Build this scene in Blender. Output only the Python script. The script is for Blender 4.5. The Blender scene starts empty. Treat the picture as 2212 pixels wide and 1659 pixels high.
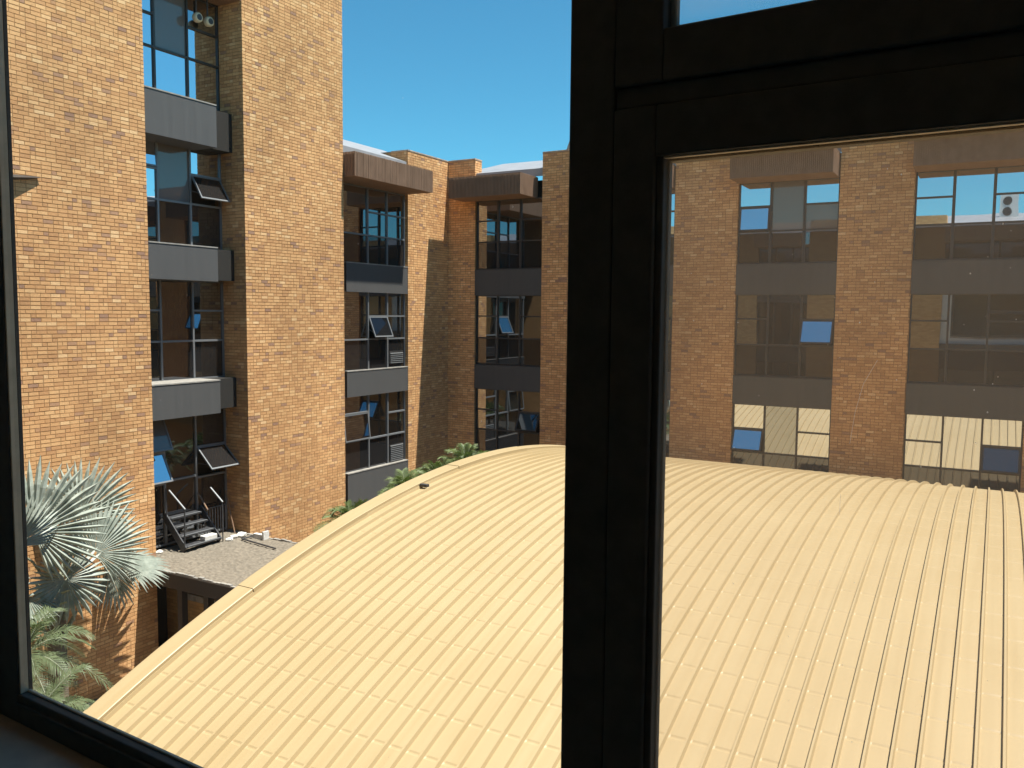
import bpy, bmesh, math, random
import numpy as np
from mathutils import Vector, Matrix

random.seed(7)
RNG = np.random.default_rng(7)
SC = bpy.context.scene
COL = SC.collection

# ------------------------------------------------------------------ camera
# world: X runs along the far facade to the right, Y into depth, Z up; the eye is the origin
CR = Vector((0.87061485, 0.49188813, 0.00870878))
CD = Vector((0.04774548, -0.06686193, -0.99661921))
CF = Vector((-0.48964288, 0.86808729, -0.08169643))
cam_d = bpy.data.cameras.new('camera')
cam = bpy.data.objects.new('camera', cam_d)
COL.objects.link(cam)
cam.matrix_world = Matrix(((CR.x, -CD.x, -CF.x, 0), (CR.y, -CD.y, -CF.y, 0), (CR.z, -CD.z, -CF.z, 0), (0, 0, 0, 1)))
cam_d.sensor_fit = 'HORIZONTAL'
cam_d.sensor_width = 36
cam_d.lens = 36 * 1850 / 2212
cam_d.clip_start = 0.02
cam_d.clip_end = 2000
SC.camera = cam

# ------------------------------------------------------------------ sky, sun, exposure
SUN = Vector((0.338, 0.097, 1.0)).normalized()
w = bpy.data.worlds.new('World')
SC.world = w
w.use_nodes = True
nt = w.node_tree
bg = nt.nodes['Background']
sky = nt.nodes.new('ShaderNodeTexSky')
sky.sky_type = 'NISHITA'
sky.sun_disc = False
sky.sun_elevation = math.asin(SUN.z)
sky.sun_rotation = math.atan2(SUN.x, SUN.y)
sky.altitude = 1300
sky.air_density = 1.0
sky.dust_density = 0.5
sky.ozone_density = 1.0
deep = nt.nodes.new('ShaderNodeMix')      # the crisp saturated blue of a dry highland sky
deep.data_type = 'RGBA'
deep.blend_type = 'MULTIPLY'
deep.inputs['Factor'].default_value = 1
deep.inputs[7].default_value = (0.38, 0.94, 1.0, 1)
nt.links.new(sky.outputs[0], deep.inputs[6])
nt.links.new(deep.outputs[2], bg.inputs[0])
bg.inputs[1].default_value = 0.085
sd = bpy.data.lights.new('sun', 'SUN')
sd.energy = 5.0
sd.angle = math.radians(0.5)
sd.color = (1.0, 0.95, 0.86)
so = bpy.data.objects.new('sun', sd)
so.rotation_euler = SUN.to_track_quat('Z', 'Y').to_euler()
so.location = (10, 10, 60)
COL.objects.link(so)
SC.view_settings.view_transform = 'Standard'
SC.view_settings.look = 'None'
SC.view_settings.gamma = 1
SC.view_settings.use_curve_mapping = False
SC.view_settings.exposure = 1.0
try:
    SC.cycles.use_denoising = True
    SC.cycles.max_bounces = 10
    SC.cycles.transparent_max_bounces = 16
    SC.cycles.caustics_reflective = False
    SC.cycles.caustics_refractive = False
except Exception:
    pass

# ------------------------------------------------------------------ materials
def mat(name, col, rough=0.8, metal=0.0, spec=0.5):
    m = bpy.data.materials.new(name)
    m.use_nodes = True
    b = m.node_tree.nodes['Principled BSDF']
    b.inputs['Base Color'].default_value = (*col, 1)
    b.inputs['Roughness'].default_value = rough
    b.inputs['Metallic'].default_value = metal
    b.inputs['Specular IOR Level'].default_value = spec
    return m

def N(m, t, **kw):
    n = m.node_tree.nodes.new(t)
    for k, v in kw.items():
        setattr(n, k, v)
    return n

def lk(m, a, b):
    m.node_tree.links.new(a, b)

def bsdf(m):
    return m.node_tree.nodes['Principled BSDF']

def ramp(m, stops, interp='LINEAR'):
    r = N(m, 'ShaderNodeValToRGB')
    cr = r.color_ramp
    cr.interpolation = interp
    while len(cr.elements) < len(stops):
        cr.elements.new(0.5)
    for e, (p, c) in zip(cr.elements, stops):
        e.position = p
        e.color = (*c, 1)
    return r

def pos(m, scale=(1, 1, 1)):
    g = N(m, 'ShaderNodeNewGeometry')
    mp = N(m, 'ShaderNodeMapping')
    mp.inputs['Scale'].default_value = scale
    lk(m, g.outputs['Position'], mp.inputs['Vector'])
    return mp.outputs[0]

def noise_tint(m, lo, hi, scale=(1, 1, 1), nscale=3.0, detail=5.0, bump=0.0, bscale=None, rough=0.6):
    """base colour wanders between lo and hi with a noise in world space; optional bump"""
    n = N(m, 'ShaderNodeTexNoise')
    n.inputs['Scale'].default_value = nscale
    n.inputs['Detail'].default_value = detail
    n.inputs['Roughness'].default_value = rough
    lk(m, pos(m, scale), n.inputs['Vector'])
    r = ramp(m, [(0.3, lo), (0.7, hi)])
    lk(m, n.outputs['Fac'], r.inputs[0])
    lk(m, r.outputs[0], bsdf(m).inputs['Base Color'])
    if bump:
        n2 = N(m, 'ShaderNodeTexNoise')
        n2.inputs['Scale'].default_value = bscale or nscale * 8
        n2.inputs['Detail'].default_value = 4
        lk(m, pos(m), n2.inputs['Vector'])
        b = N(m, 'ShaderNodeBump')
        b.inputs['Strength'].default_value = bump
        b.inputs['Distance'].default_value = 0.02
        lk(m, n2.outputs['Fac'], b.inputs['Height'])
        lk(m, b.outputs[0], bsdf(m).inputs['Normal'])
    return m

BRICK_STOPS = [(0.0, (0.36, 0.21, 0.14)), (0.03, (0.46, 0.265, 0.16)), (0.07, (0.54, 0.29, 0.135)), (0.24, (0.61, 0.33, 0.148)),
               (0.52, (0.665, 0.372, 0.17)), (0.82, (0.71, 0.41, 0.19)), (0.94, (0.75, 0.45, 0.215)), (1.0, (0.81, 0.53, 0.28))]

def brick_material(name='brick face', k=(1, 1, 1)):
    m = mat(name, (0.5, 0.3, 0.14), 0.92, 0, 0.2)
    a = N(m, 'ShaderNodeAttribute', attribute_name='tone')
    o = N(m, 'ShaderNodeObjectInfo')
    s = N(m, 'ShaderNodeMath', operation='ADD')
    f = N(m, 'ShaderNodeMath', operation='FRACT')
    lk(m, a.outputs['Fac'], s.inputs[0])
    lk(m, o.outputs['Random'], s.inputs[1])
    lk(m, s.outputs[0], f.inputs[0])
    r = ramp(m, [(p, tuple(min(0.95, a * b) for a, b in zip(c, k))) for p, c in BRICK_STOPS])
    lk(m, f.outputs[0], r.inputs[0])
    n = N(m, 'ShaderNodeTexNoise')
    n.inputs['Scale'].default_value = 34
    n.inputs['Detail'].default_value = 6
    lk(m, pos(m, (1, 1, 1.8)), n.inputs['Vector'])
    n3 = N(m, 'ShaderNodeTexNoise')
    n3.inputs['Scale'].default_value = 0.55
    n3.inputs['Detail'].default_value = 4
    lk(m, pos(m, (1, 1, 0.6)), n3.inputs['Vector'])
    ad = N(m, 'ShaderNodeMath', operation='ADD')
    lk(m, n.outputs['Fac'], ad.inputs[0])
    lk(m, n3.outputs['Fac'], ad.inputs[1])
    mr = N(m, 'ShaderNodeMapRange')
    mr.inputs[1].default_value = 0.7
    mr.inputs[2].default_value = 1.3
    mr.inputs[3].default_value = 0.76
    mr.inputs[4].default_value = 1.18
    lk(m, ad.outputs[0], mr.inputs[0])
    mx = N(m, 'ShaderNodeMix', data_type='RGBA', blend_type='MULTIPLY')
    mx.inputs['Factor'].default_value = 1
    lk(m, r.outputs[0], mx.inputs[6])
    lk(m, mr.outputs[0], mx.inputs[7])
    lk(m, mx.outputs[2], bsdf(m).inputs['Base Color'])
    b = N(m, 'ShaderNodeBump')
    b.inputs['Strength'].default_value = 0.3
    b.inputs['Distance'].default_value = 0.006
    lk(m, n.outputs['Fac'], b.inputs['Height'])
    lk(m, b.outputs[0], bsdf(m).inputs['Normal'])
    return m

def brick_far(axis):
    """brickwork too far off (seen only mirrored in window panes) to show its bricks"""
    m = mat('far brickwork ' + axis, (0.5, 0.3, 0.14), 0.92, 0, 0.2)
    g = N(m, 'ShaderNodeNewGeometry')
    sp = N(m, 'ShaderNodeSeparateXYZ')
    lk(m, g.outputs['Position'], sp.inputs[0])
    cb = N(m, 'ShaderNodeCombineXYZ')
    if axis == 'both':
        s = N(m, 'ShaderNodeMath', operation='ADD')
        lk(m, sp.outputs[0], s.inputs[0])
        lk(m, sp.outputs[1], s.inputs[1])
        lk(m, s.outputs[0], cb.inputs[0])
    lk(m, sp.outputs[2], cb.inputs[1])
    t = N(m, 'ShaderNodeTexBrick')
    t.inputs['Scale'].default_value = 1
    t.inputs['Brick Width'].default_value = 0.235
    t.inputs['Row Height'].default_value = 0.085
    t.inputs['Mortar Size'].default_value = 0.006
    t.inputs['Color1'].default_value = (0.55, 0.31, 0.13, 1)
    t.inputs['Color2'].default_value = (0.74, 0.45, 0.2, 1)
    t.inputs['Mortar'].default_value = (0.45, 0.28, 0.13, 1)
    lk(m, cb.outputs[0], t.inputs['Vector'])
    lk(m, t.outputs[0], bsdf(m).inputs['Base Color'])
    return m

def glass_mirror(name, refl, tint, base, wav=0.012):
    """dark solar-control glazing: a coated pane over an unlit interior"""
    m = bpy.data.materials.new(name)
    m.use_nodes = True
    t = m.node_tree
    t.nodes.clear()
    out = t.nodes.new('ShaderNodeOutputMaterial')
    df = t.nodes.new('ShaderNodeBsdfDiffuse')
    df.inputs[0].default_value = (*base, 1)
    gl = t.nodes.new('ShaderNodeBsdfGlossy')
    gl.inputs['Color'].default_value = (*tint, 1)
    gl.inputs['Roughness'].default_value = 0.012
    fr = t.nodes.new('ShaderNodeFresnel')
    fr.inputs[0].default_value = 1.5
    mr = t.nodes.new('ShaderNodeMapRange')
    mr.inputs[3].default_value = refl
    mr.inputs[4].default_value = 1.0
    t.links.new(fr.outputs[0], mr.inputs[0])
    mx = t.nodes.new('ShaderNodeMixShader')
    t.links.new(mr.outputs[0], mx.inputs[0])
    t.links.new(df.outputs[0], mx.inputs[1])
    t.links.new(gl.outputs[0], mx.inputs[2])
    t.links.new(mx.outputs[0], out.inputs[0])
    n = t.nodes.new('ShaderNodeTexNoise')
    n.inputs['Scale'].default_value = 0.9
    n.inputs['Detail'].default_value = 0.5
    g = t.nodes.new('ShaderNodeNewGeometry')
    t.links.new(g.outputs['Position'], n.inputs['Vector'])
    b = t.nodes.new('ShaderNodeBump')
    b.inputs['Strength'].default_value = wav * 10
    b.inputs['Distance'].default_value = 0.012
    t.links.new(n.outputs['Fac'], b.inputs['Height'])
    t.links.new(b.outputs[0], gl.inputs['Normal'])
    return m

def clear_glass(name, veil, tint):
    m = bpy.data.materials.new(name)
    m.use_nodes = True
    t = m.node_tree
    t.nodes.clear()
    out = t.nodes.new('ShaderNodeOutputMaterial')
    tr = t.nodes.new('ShaderNodeBsdfTransparent')
    tr.inputs[0].default_value = (*tint, 1)
    gl = t.nodes.new('ShaderNodeBsdfGlossy')
    gl.inputs['Roughness'].default_value = 0.02
    lw = t.nodes.new('ShaderNodeLayerWeight')
    lw.inputs[0].default_value = 0.12
    pw = t.nodes.new('ShaderNodeMath')
    pw.operation = 'POWER'
    pw.inputs[1].default_value = 4
    ml = t.nodes.new('ShaderNodeMath')
    ml.operation = 'MULTIPLY_ADD'
    ml.inputs[1].default_value = 0.25
    ml.inputs[2].default_value = 0.02
    t.links.new(lw.outputs['Facing'], pw.inputs[0])
    t.links.new(pw.outputs[0], ml.inputs[0])
    m1 = t.nodes.new('ShaderNodeMixShader')
    t.links.new(ml.outputs[0], m1.inputs[0])
    t.links.new(tr.outputs[0], m1.inputs[1])
    t.links.new(gl.outputs[0], m1.inputs[2])
    # a film of dust, thicker in faint specks
    tl = t.nodes.new('ShaderNodeBsdfTranslucent')
    tl.inputs[0].default_value = (0.85, 0.64, 0.46, 1)
    n = t.nodes.new('ShaderNodeTexNoise')
    n.inputs['Scale'].default_value = 9
    n.inputs['Detail'].default_value = 10
    n.inputs['Roughness'].default_value = 0.75
    g = t.nodes.new('ShaderNodeNewGeometry')
    t.links.new(g.outputs['Position'], n.inputs['Vector'])
    mr = t.nodes.new('ShaderNodeMapRange')
    mr.inputs[1].default_value = 0.35
    mr.inputs[2].default_value = 0.8
    mr.inputs[3].default_value = veil * 0.85
    mr.inputs[4].default_value = veil * 1.25
    t.links.new(n.outputs['Fac'], mr.inputs[0])
    m2 = t.nodes.new('ShaderNodeMixShader')
    t.links.new(mr.outputs[0], m2.inputs[0])
    t.links.new(m1.outputs[0], m2.inputs[1])
    t.links.new(tl.outputs[0], m2.inputs[2])
    t.links.new(m2.outputs[0], out.inputs[0])
    return m

M_BRICK = brick_material()
M_BRICK2 = brick_material('redder brick face', (1.10, 1.06, 1.05))
M_FARB = brick_far('both')
M_MORTAR = noise_tint(mat('mortar', (0.4, 0.27, 0.15), 0.95, 0, 0.1), (0.31, 0.18, 0.085), (0.43, 0.255, 0.125), nscale=6)
M_SPAN = noise_tint(mat('charcoal painted panel', (0.1, 0.1, 0.1), 0.7), (0.072, 0.071, 0.071), (0.090, 0.088, 0.087), (6, 6, 0.35), 1.4, bump=0.1, bscale=40)
M_CAP = noise_tint(mat('pale weathered ledge', (0.4, 0.38, 0.35), 0.85), (0.20, 0.19, 0.175), (0.38, 0.35, 0.31), nscale=7)
M_CANOPY = mat('ribbed brown concrete', (0.3, 0.21, 0.14), 0.9, 0, 0.2)
noise_tint(M_CANOPY, (0.22, 0.138, 0.092), (0.295, 0.188, 0.128), (1, 1, 0.5), 5)
M_FRAME = mat('grey anodised frame', (0.23, 0.24, 0.25), 0.42, 0.35)
M_FRAMED = mat('dark bronze frame', (0.05, 0.048, 0.048), 0.45, 0.2)
M_GLASS = glass_mirror('solar glass', 0.42, (0.86, 0.93, 1.0), (0.012, 0.011, 0.010))
M_GLASSD = glass_mirror('dark spandrel glass', 0.10, (0.85, 0.9, 1.0), (0.018, 0.017, 0.017))
M_GLASSG = glass_mirror('grey filmed glass', 0.05, (0.85, 0.78, 0.72), (0.16, 0.155, 0.155))
M_GLASSB = glass_mirror('bright solar glass', 0.78, (0.90, 0.95, 1.0), (0.012, 0.011, 0.010), 0.02)
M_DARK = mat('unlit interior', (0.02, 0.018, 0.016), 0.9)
M_METALROOF = noise_tint(mat('pale metal roof', (0.6, 0.6, 0.62), 0.45), (0.25, 0.25, 0.26), (0.33, 0.33, 0.34), nscale=2)
M_STEEL = noise_tint(mat('black painted steel', (0.04, 0.04, 0.045), 0.5), (0.03, 0.03, 0.034), (0.07, 0.07, 0.075), nscale=12)
M_RUST = noise_tint(mat('rusty rail', (0.25, 0.14, 0.08), 0.8), (0.13, 0.10, 0.085), (0.34, 0.19, 0.10), nscale=9)
M_WHITE = noise_tint(mat('whitewashed block', (0.7, 0.68, 0.64), 0.9), (0.52, 0.50, 0.47), (0.78, 0.76, 0.72), nscale=14)

# ------------------------------------------------------------------ mesh helpers
class MB:
    """collects boxes, prisms and strips for one mesh"""
    def __init__(s):
        s.v = []
        s.f = []
    def add(s, verts, faces):
        o = len(s.v)
        s.v += [tuple(v) for v in verts]
        s.f += [tuple(i + o for i in f) for f in faces]
    def box(s, x0, x1, y0, y1, z0, z1):
        s.corners([(x0, y0, z0), (x1, y0, z0), (x1, y1, z0), (x0, y1, z0), (x0, y0, z1), (x1, y0, z1), (x1, y1, z1), (x0, y1, z1)])
        return s
    def corners(s, c):
        s.add(c, [(3, 2, 1, 0), (4, 5, 6, 7), (0, 1, 5, 4), (1, 2, 6, 5), (2, 3, 7, 6), (3, 0, 4, 7)])
        return s
    def tube(s, a, b, r, n=8, r2=None):
        a = Vector(a); b = Vector(b)
        d = (b - a).normalized()
        u = d.orthogonal().normalized()
        v = d.cross(u)
        r2 = r if r2 is None else r2
        vs = [a + (u * math.cos(2 * math.pi * i / n) + v * math.sin(2 * math.pi * i / n)) * r for i in range(n)]
        vs += [b + (u * math.cos(2 * math.pi * i / n) + v * math.sin(2 * math.pi * i / n)) * r2 for i in range(n)]
        s.add(vs, [(i, (i + 1) % n, n + (i + 1) % n, n + i) for i in range(n)] + [tuple(range(n))[::-1], tuple(range(n, 2 * n))])
        return s
    def bar(s, a, b, wv, hv):
        """a bar of rectangular section from a to b; wv and hv are half-extent vectors"""
        a = Vector(a); b = Vector(b); wv = Vector(wv); hv = Vector(hv)
        s.corners([a - wv - hv, a + wv - hv, b + wv - hv, b - wv - hv, a - wv + hv, a + wv + hv, b + wv + hv, b - wv + hv])
        return s
    def build(s, name, m, parent=None, smooth=False, **props):
        me = bpy.data.meshes.new(name)
        off = BASE.get(parent.name, Vector((0, 0, 0))) if parent else Vector((0, 0, 0))
        me.from_pydata([(x - off.x, y - off.y, z - off.z) for x, y, z in s.v], [], s.f)
        bm = bmesh.new()
        bm.from_mesh(me)
        bmesh.ops.recalc_face_normals(bm, faces=bm.faces)
        bm.to_mesh(me)
        bm.free()
        me.materials.append(m)
        if smooth:
            for p in me.polygons:
                p.use_smooth = True
        return link(name, me, parent, **props)

BASE = {}

def link(name, me, parent=None, **props):
    o = bpy.data.objects.new(name, me)
    COL.objects.link(o)
    if parent:
        o.parent = parent
        BASE[o.name] = BASE.get(parent.name, Vector((0, 0, 0)))
    for k, v in props.items():
        if v is not None:
            o[k] = v
    return o

def thing(name, label, cat, loc, group=None):
    o = bpy.data.objects.new(name, None)
    COL.objects.link(o)
    o.location = loc
    o.empty_display_size = 0.3
    BASE[o.name] = Vector(loc)
    o['label'] = label
    o['category'] = cat
    if group:
        o['group'] = group
    return o

def struct(o):
    o['kind'] = 'structure'
    return o

def project(p):
    p = Vector(p)
    z = p.dot(CF)
    if z < 0.1:
        return None
    return (1106 + 1850 * p.dot(CR) / z, 829.5 + 1850 * p.dot(CD) / z, z)

# ------------------------------------------------------------------ bricks
COURSE, PITCH = 0.083, 0.216
BL, BH, BD = 0.2055, 0.0715, 0.05
_brick_mesh = {}

def brick_mesh(axis, k, bm=None):
    key = (axis, k, bm.name)
    if key not in _brick_mesh:
        r = random.Random(k)
        a, b = BL / 2 - r.uniform(0, 0.003), BH / 2 - r.uniform(0, 0.003)
        d = BD + r.uniform(0, 0.001)
        if axis == 'A':
            c = [(0, -a, -b), (d, -a, -b), (d, a, -b), (0, a, -b), (0, -a, b), (d, -a, b), (d, a, b), (0, a, b)]
        else:
            c = [(-a, -d, -b), (a, -d, -b), (a, 0, -b), (-a, 0, -b), (-a, -d, b), (a, -d, b), (a, 0, b), (-a, 0, b)]
        me = bpy.data.meshes.new('brick')
        me.from_pydata(c, [], [(3, 2, 1, 0), (4, 5, 6, 7), (0, 1, 5, 4), (1, 2, 6, 5), (2, 3, 7, 6), (3, 0, 4, 7)])
        me.materials.append(bm)
        _brick_mesh[key] = me
    return _brick_mesh[key]

def brick_faces(panels):
    """panels: (axis, plane, u0, u1, z0, z1); the outer face of the bricks lies on the plane.
    Returns rows (axis, plane, u centre, z centre, half length, full?)"""
    rows = []
    for axis, plane, u0, u1, z0, z1 in panels:
        k0 = math.floor(z0 / COURSE)
        k = k0
        while k * COURSE < z1 - 0.02:
            zc = (k + 0.5) * COURSE
            if zc - BH / 2 > z0 - 0.03:
                u = u0 - (PITCH / 2 if k % 2 else 0.0)
                while u < u1 - 0.02:
                    step = PITCH / 2 if random.random() < 0.24 else PITCH      # a header now and then
                    a, b = max(u, u0), min(u + step - 0.0105, u1)
                    if b - a > 0.03:
                        rows.append((axis, plane, (a + b) / 2, zc, (b - a) / 2, (b - a) > BL - 0.002))
                    u += step
            k += 1
    return rows

def build_bricks(parent, panels, n_single=300, blocked=(), bm=None):
    bm = bm or M_BRICK
    rows = brick_faces(panels)
    off = BASE[parent.name]
    def where(r):
        return Vector((r[1], r[2], r[3])) if r[0] == 'A' else Vector((r[2], r[1], r[3]))
    cand = []
    for i, r in enumerate(rows):
        if not r[5]:
            continue
        p = project(where(r))
        if p and 10 < p[0] < 2200 and 10 < p[1] < 1640 and not any(x0 < p[0] < x1 and y0 < p[1] < y1 for x0, y0, x1, y1 in blocked):
            cand.append((p[2], i))
    cand.sort()
    single = set(i for _, i in cand[:n_single])
    for i in single:
        r = rows[i]
        pr = random.uniform(-0.0008, 0.0018)
        o = link('brick', brick_mesh(r[0], random.randrange(5), bm), parent)
        p = where(r) - off
        if r[0] == 'A':
            p.x += pr - BD
        else:
            p.y += BD - pr
        o.location = p
    rest = [r for i, r in enumerate(rows) if i not in single]
    n = len(rest)
    V = np.zeros((n, 8, 3))
    for j, r in enumerate(rest):
        a = r[4] - random.uniform(0, 0.003)
        b = BH / 2 - random.uniform(0, 0.003)
        pr = random.uniform(-0.0008, 0.0018)
        du = random.uniform(-0.0015, 0.0015)
        dz = random.uniform(-0.0015, 0.0015)
        u, z = r[2] + du, r[3] + dz
        if r[0] == 'A':
            x0, x1 = r[1] - BD, r[1] + pr
            V[j] = [(x0, u - a, z - b), (x1, u - a, z - b), (x1, u + a, z - b), (x0, u + a, z - b),
                    (x0, u - a, z + b), (x1, u - a, z + b), (x1, u + a, z + b), (x0, u + a, z + b)]
        else:
            y0, y1 = r[1] - pr, r[1] + BD
            V[j] = [(u - a, y0, z - b), (u + a, y0, z - b), (u + a, y1, z - b), (u - a, y1, z - b),
                    (u - a, y0, z + b), (u + a, y0, z + b), (u + a, y1, z + b), (u - a, y1, z + b)]
    V = V.reshape(-1, 3) - np.array(off)
    F = np.array([(3, 2, 1, 0), (4, 5, 6, 7), (0, 1, 5, 4), (1, 2, 6, 5), (2, 3, 7, 6), (3, 0, 4, 7)])
    FF = (F[None] + 8 * np.arange(n)[:, None, None]).reshape(-1, 4)
    me = bpy.data.meshes.new('brickwork')
    me.vertices.add(len(V))
    me.vertices.foreach_set('co', V.ravel())
    me.loops.add(FF.size)
    me.loops.foreach_set('vertex_index', FF.ravel().astype(np.int32))
    me.polygons.add(len(FF))
    me.polygons.foreach_set('loop_start', np.arange(0, FF.size, 4, dtype=np.int32))
    me.polygons.foreach_set('loop_total', np.full(len(FF), 4, dtype=np.int32))
    me.polygons.foreach_set('use_smooth', np.zeros(len(FF), dtype=bool))
    me.update(calc_edges=True)
    at = me.attributes.new('tone', 'FLOAT', 'FACE')
    at.data.foreach_set('value', np.repeat(RNG.random(n), 6).astype(np.float32))
    me.materials.append(bm)
    link('brickwork', me, parent, kind='stuff')

def core(parent, boxes, name='wall_core'):
    for b in boxes:
        MB().box(*b).build(name, M_MORTAR, parent)

# ------------------------------------------------------------------ windows
def window(parent, axis, plane, u0, u1, z0, z1, mull, cols, glass=None, opened=None, fm=None, name='window', hw=0.026):
    """a glazed bay: cols[i] lists the transom heights of column i; opened[(col,row)] = hinge angle;
    glass[(col,row)] = material; rows count from the bottom"""
    glass = glass or {}
    opened = opened or {}
    fm = fm or M_FRAME
    def P(u, o, z):
        return (plane + o, u, z) if axis == 'A' else (u, plane - o, z)
    def bx(mb, ua, ub, oa, ob, za, zb):
        mb.corners([P(ua, oa, za), P(ub, oa, za), P(ub, ob, za), P(ua, ob, za), P(ua, oa, zb), P(ub, oa, zb), P(ub, ob, zb), P(ua, ob, zb)])
    edges = [u0] + list(mull) + [u1]
    fr = MB()
    for i, m in enumerate(mull):
        bx(fr, m - hw, m + hw, -0.03, 0.05, z0 + 0.04, z1 - 0.04)
    bx(fr, u0, u0 + 0.04, -0.03, 0.045, z0, z1)
    bx(fr, u1 - 0.04, u1, -0.03, 0.045, z0, z1)
    bx(fr, u0 + 0.04, u1 - 0.04, -0.03, 0.045, z0, z0 + 0.04)
    bx(fr, u0 + 0.04, u1 - 0.04, -0.03, 0.045, z1 - 0.04, z1)
    cells = []
    for i, tr in enumerate(cols):
        a = edges[i] + (hw if i else 0.04)
        b = edges[i + 1] - (hw if i < len(mull) else 0.04)
        zz = [z0 + 0.015] + list(tr) + [z1 - 0.015]
        for t in tr:
            bx(fr, a, b, -0.025, 0.055, t - 0.024, t + 0.024)
        for j in range(len(zz) - 1):
            cells.append((i, j, a, b, zz[j] + 0.02, zz[j + 1] - 0.02))
    wo = fr.build(name, fm, parent)
    for i, j, a, b, za, zb in cells:
        gm = glass.get((i, j), M_GLASS)
        th = math.radians(opened.get((i, j), 0))
        pb = MB()
        if th == 0:
            bx(pb, a, b, -0.008, 0.006, za, zb)
            pb.build('pane', gm, wo)
        else:
            H = zb - za
            hz = zb
            def Q(u, d, o):
                return P(u, 0.03 + d * math.sin(th) + o * math.cos(th), hz - d * math.cos(th) + o * math.sin(th))
            def qb(mb, ua, ub, da, db, oa, ob):
                mb.corners([Q(ua, da, oa), Q(ub, da, oa), Q(ub, db, oa), Q(ua, db, oa), Q(ua, da, ob), Q(ub, da, ob), Q(ub, db, ob), Q(ua, db, ob)])
            sf = MB()
            qb(sf, a, a + 0.04, 0, H, -0.015, 0.02)
            qb(sf, b - 0.04, b, 0, H, -0.015, 0.02)
            qb(sf, a + 0.04, b - 0.04, 0, 0.04, -0.015, 0.02)
            qb(sf, a + 0.04, b - 0.04, H - 0.04, H, -0.015, 0.02)
            # stay arm back to the frame
            sf.bar(Q(a + 0.02, H * 0.75, -0.02), P(a + 0.02, 0.0, za + H * 0.45), (0.004, 0.004, 0), (0, 0, 0.006))
            sf.build('open_sash', fm, wo)
            qb(pb, a + 0.038, b - 0.038, 0.038, H - 0.038, -0.003, 0.004)
            pb.build('pane', gm, wo)
            hb = MB()
            bx(hb, a, b, -0.22, -0.2, za, zb)
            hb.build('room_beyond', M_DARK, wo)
    return wo

def spandrel(parent, axis, plane, u0, u1, z0, z1, depth=0.4, cap=True):
    """charcoal apron panel with a pale weathered ledge on top"""
    def bx(ua, ub, oa, ob, za, zb):
        if axis == 'A':
            return MB().box(plane + oa, plane + ob, ua, ub, za, zb)
        return MB().box(ua, ub, plane - ob, plane - oa, za, zb)
    s = bx(u0, u1, -depth, 0, z0, z1 - 0.03).build('spandrel', M_SPAN, parent)
    if cap:
        bx(u0 - 0.004, u1 + 0.004, -depth + 0.004, 0.012, z1 - 0.03, z1).build('ledge', M_CAP, s)
    return s

def canopy(parent, axis, front, back, u0, u1, z0, z1):
    """flat concrete eave box with vertical ribs on its front and ends"""
    sgn = 1 if axis == 'A' else -1
    mb = MB()
    def P(u, o, z):
        return (o, u, z) if axis == 'A' else (u, o, z)
    def bx(ua, ub, oa, ob, za, zb):
        mb.corners([P(ua, oa, za), P(ub, oa, za), P(ub, ob, za), P(ua, ob, za), P(ua, oa, zb), P(ub, oa, zb), P(ub, ob, zb), P(ua, ob, zb)])
    f = front - sgn * 0.025
    bx(u0 + 0.025, u1 - 0.025, back, f, z0, z1)
    u = u0 + 0.02
    while u < u1 - 0.03:
        bx(u, u + 0.032, f, front - sgn * random.uniform(0, 0.006), z0 + 0.004, z1 - random.uniform(0.0, 0.03))
        u += 0.055
    o = back + sgn * 0.02
    while abs(o - back) < abs(front - back) - 0.03:
        for ue, ub in ((u0, u0 + 0.025), (u1 - 0.025, u1)):
            bx(ue, ub, o, o + sgn * 0.032, z0 + 0.004, z1 - random.uniform(0, 0.02))
        o += sgn * 0.055
    return mb.build('eave', M_CANOPY, parent)

GZ = -8.56     # ground level below the eye

# ================================================================== GROUND
M_GROUND = noise_tint(mat('courtyard paving', (0.3, 0.3, 0.3), 0.9), (0.20, 0.20, 0.20), (0.32, 0.315, 0.31), nscale=1.2, bump=0.2, bscale=30)
g = MB()
g.add([(-400, -400, GZ), (400, -400, GZ), (400, 400, GZ), (-400, 400, GZ)], [(0, 1, 2, 3)])
struct(g.build('ground', M_GROUND))

# ================================================================== LEFT TOWER
TX = -16.8998
tower = thing('brick_tower', 'tall tan brick tower on the left with a recessed window bay between two brick panels', 'building', (TX - 1, 14, GZ))
TTOP = 12.0712
build_bricks(tower, [('A', TX, 6.2771, 13.0563, GZ, TTOP), ('A', TX, 15.963, 19.7775, GZ, TTOP), ('B', 15.963, -17.7882, TX - 0.0502, GZ, TTOP)],
             300, blocked=[(0, 960, 370, 1700), (0, 0, 60, 1700)])
core(tower, [(-19.7968, TX - 0.006, 6.2771, 13.0485, GZ, TTOP), (-19.7968, TX - 0.006, 15.9746, 19.7679, GZ, TTOP)])
MB().box(-19.7968, TX, 13.0485, 15.9746, 7.7739, TTOP).build('lintel', M_CANOPY, tower)
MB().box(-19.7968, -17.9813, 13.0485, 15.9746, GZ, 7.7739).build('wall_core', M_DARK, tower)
for z0, z1, ue in ((4.0077, 5.041, 15.1035), (0.7339, 1.5837, 15.0649), (-2.5494, -1.7093, 15.0649)):
    spandrel(tower, 'A', TX - 0.0097, 13.0659, ue, z0, z1, 0.8208)
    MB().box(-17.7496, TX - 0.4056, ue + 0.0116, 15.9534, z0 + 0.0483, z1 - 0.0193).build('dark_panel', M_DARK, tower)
TG = -17.7689
G, GD, GG, GB = M_GLASS, M_GLASSD, M_GLASSG, M_GLASSB
tm = (14.0026, 14.9684)
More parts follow.
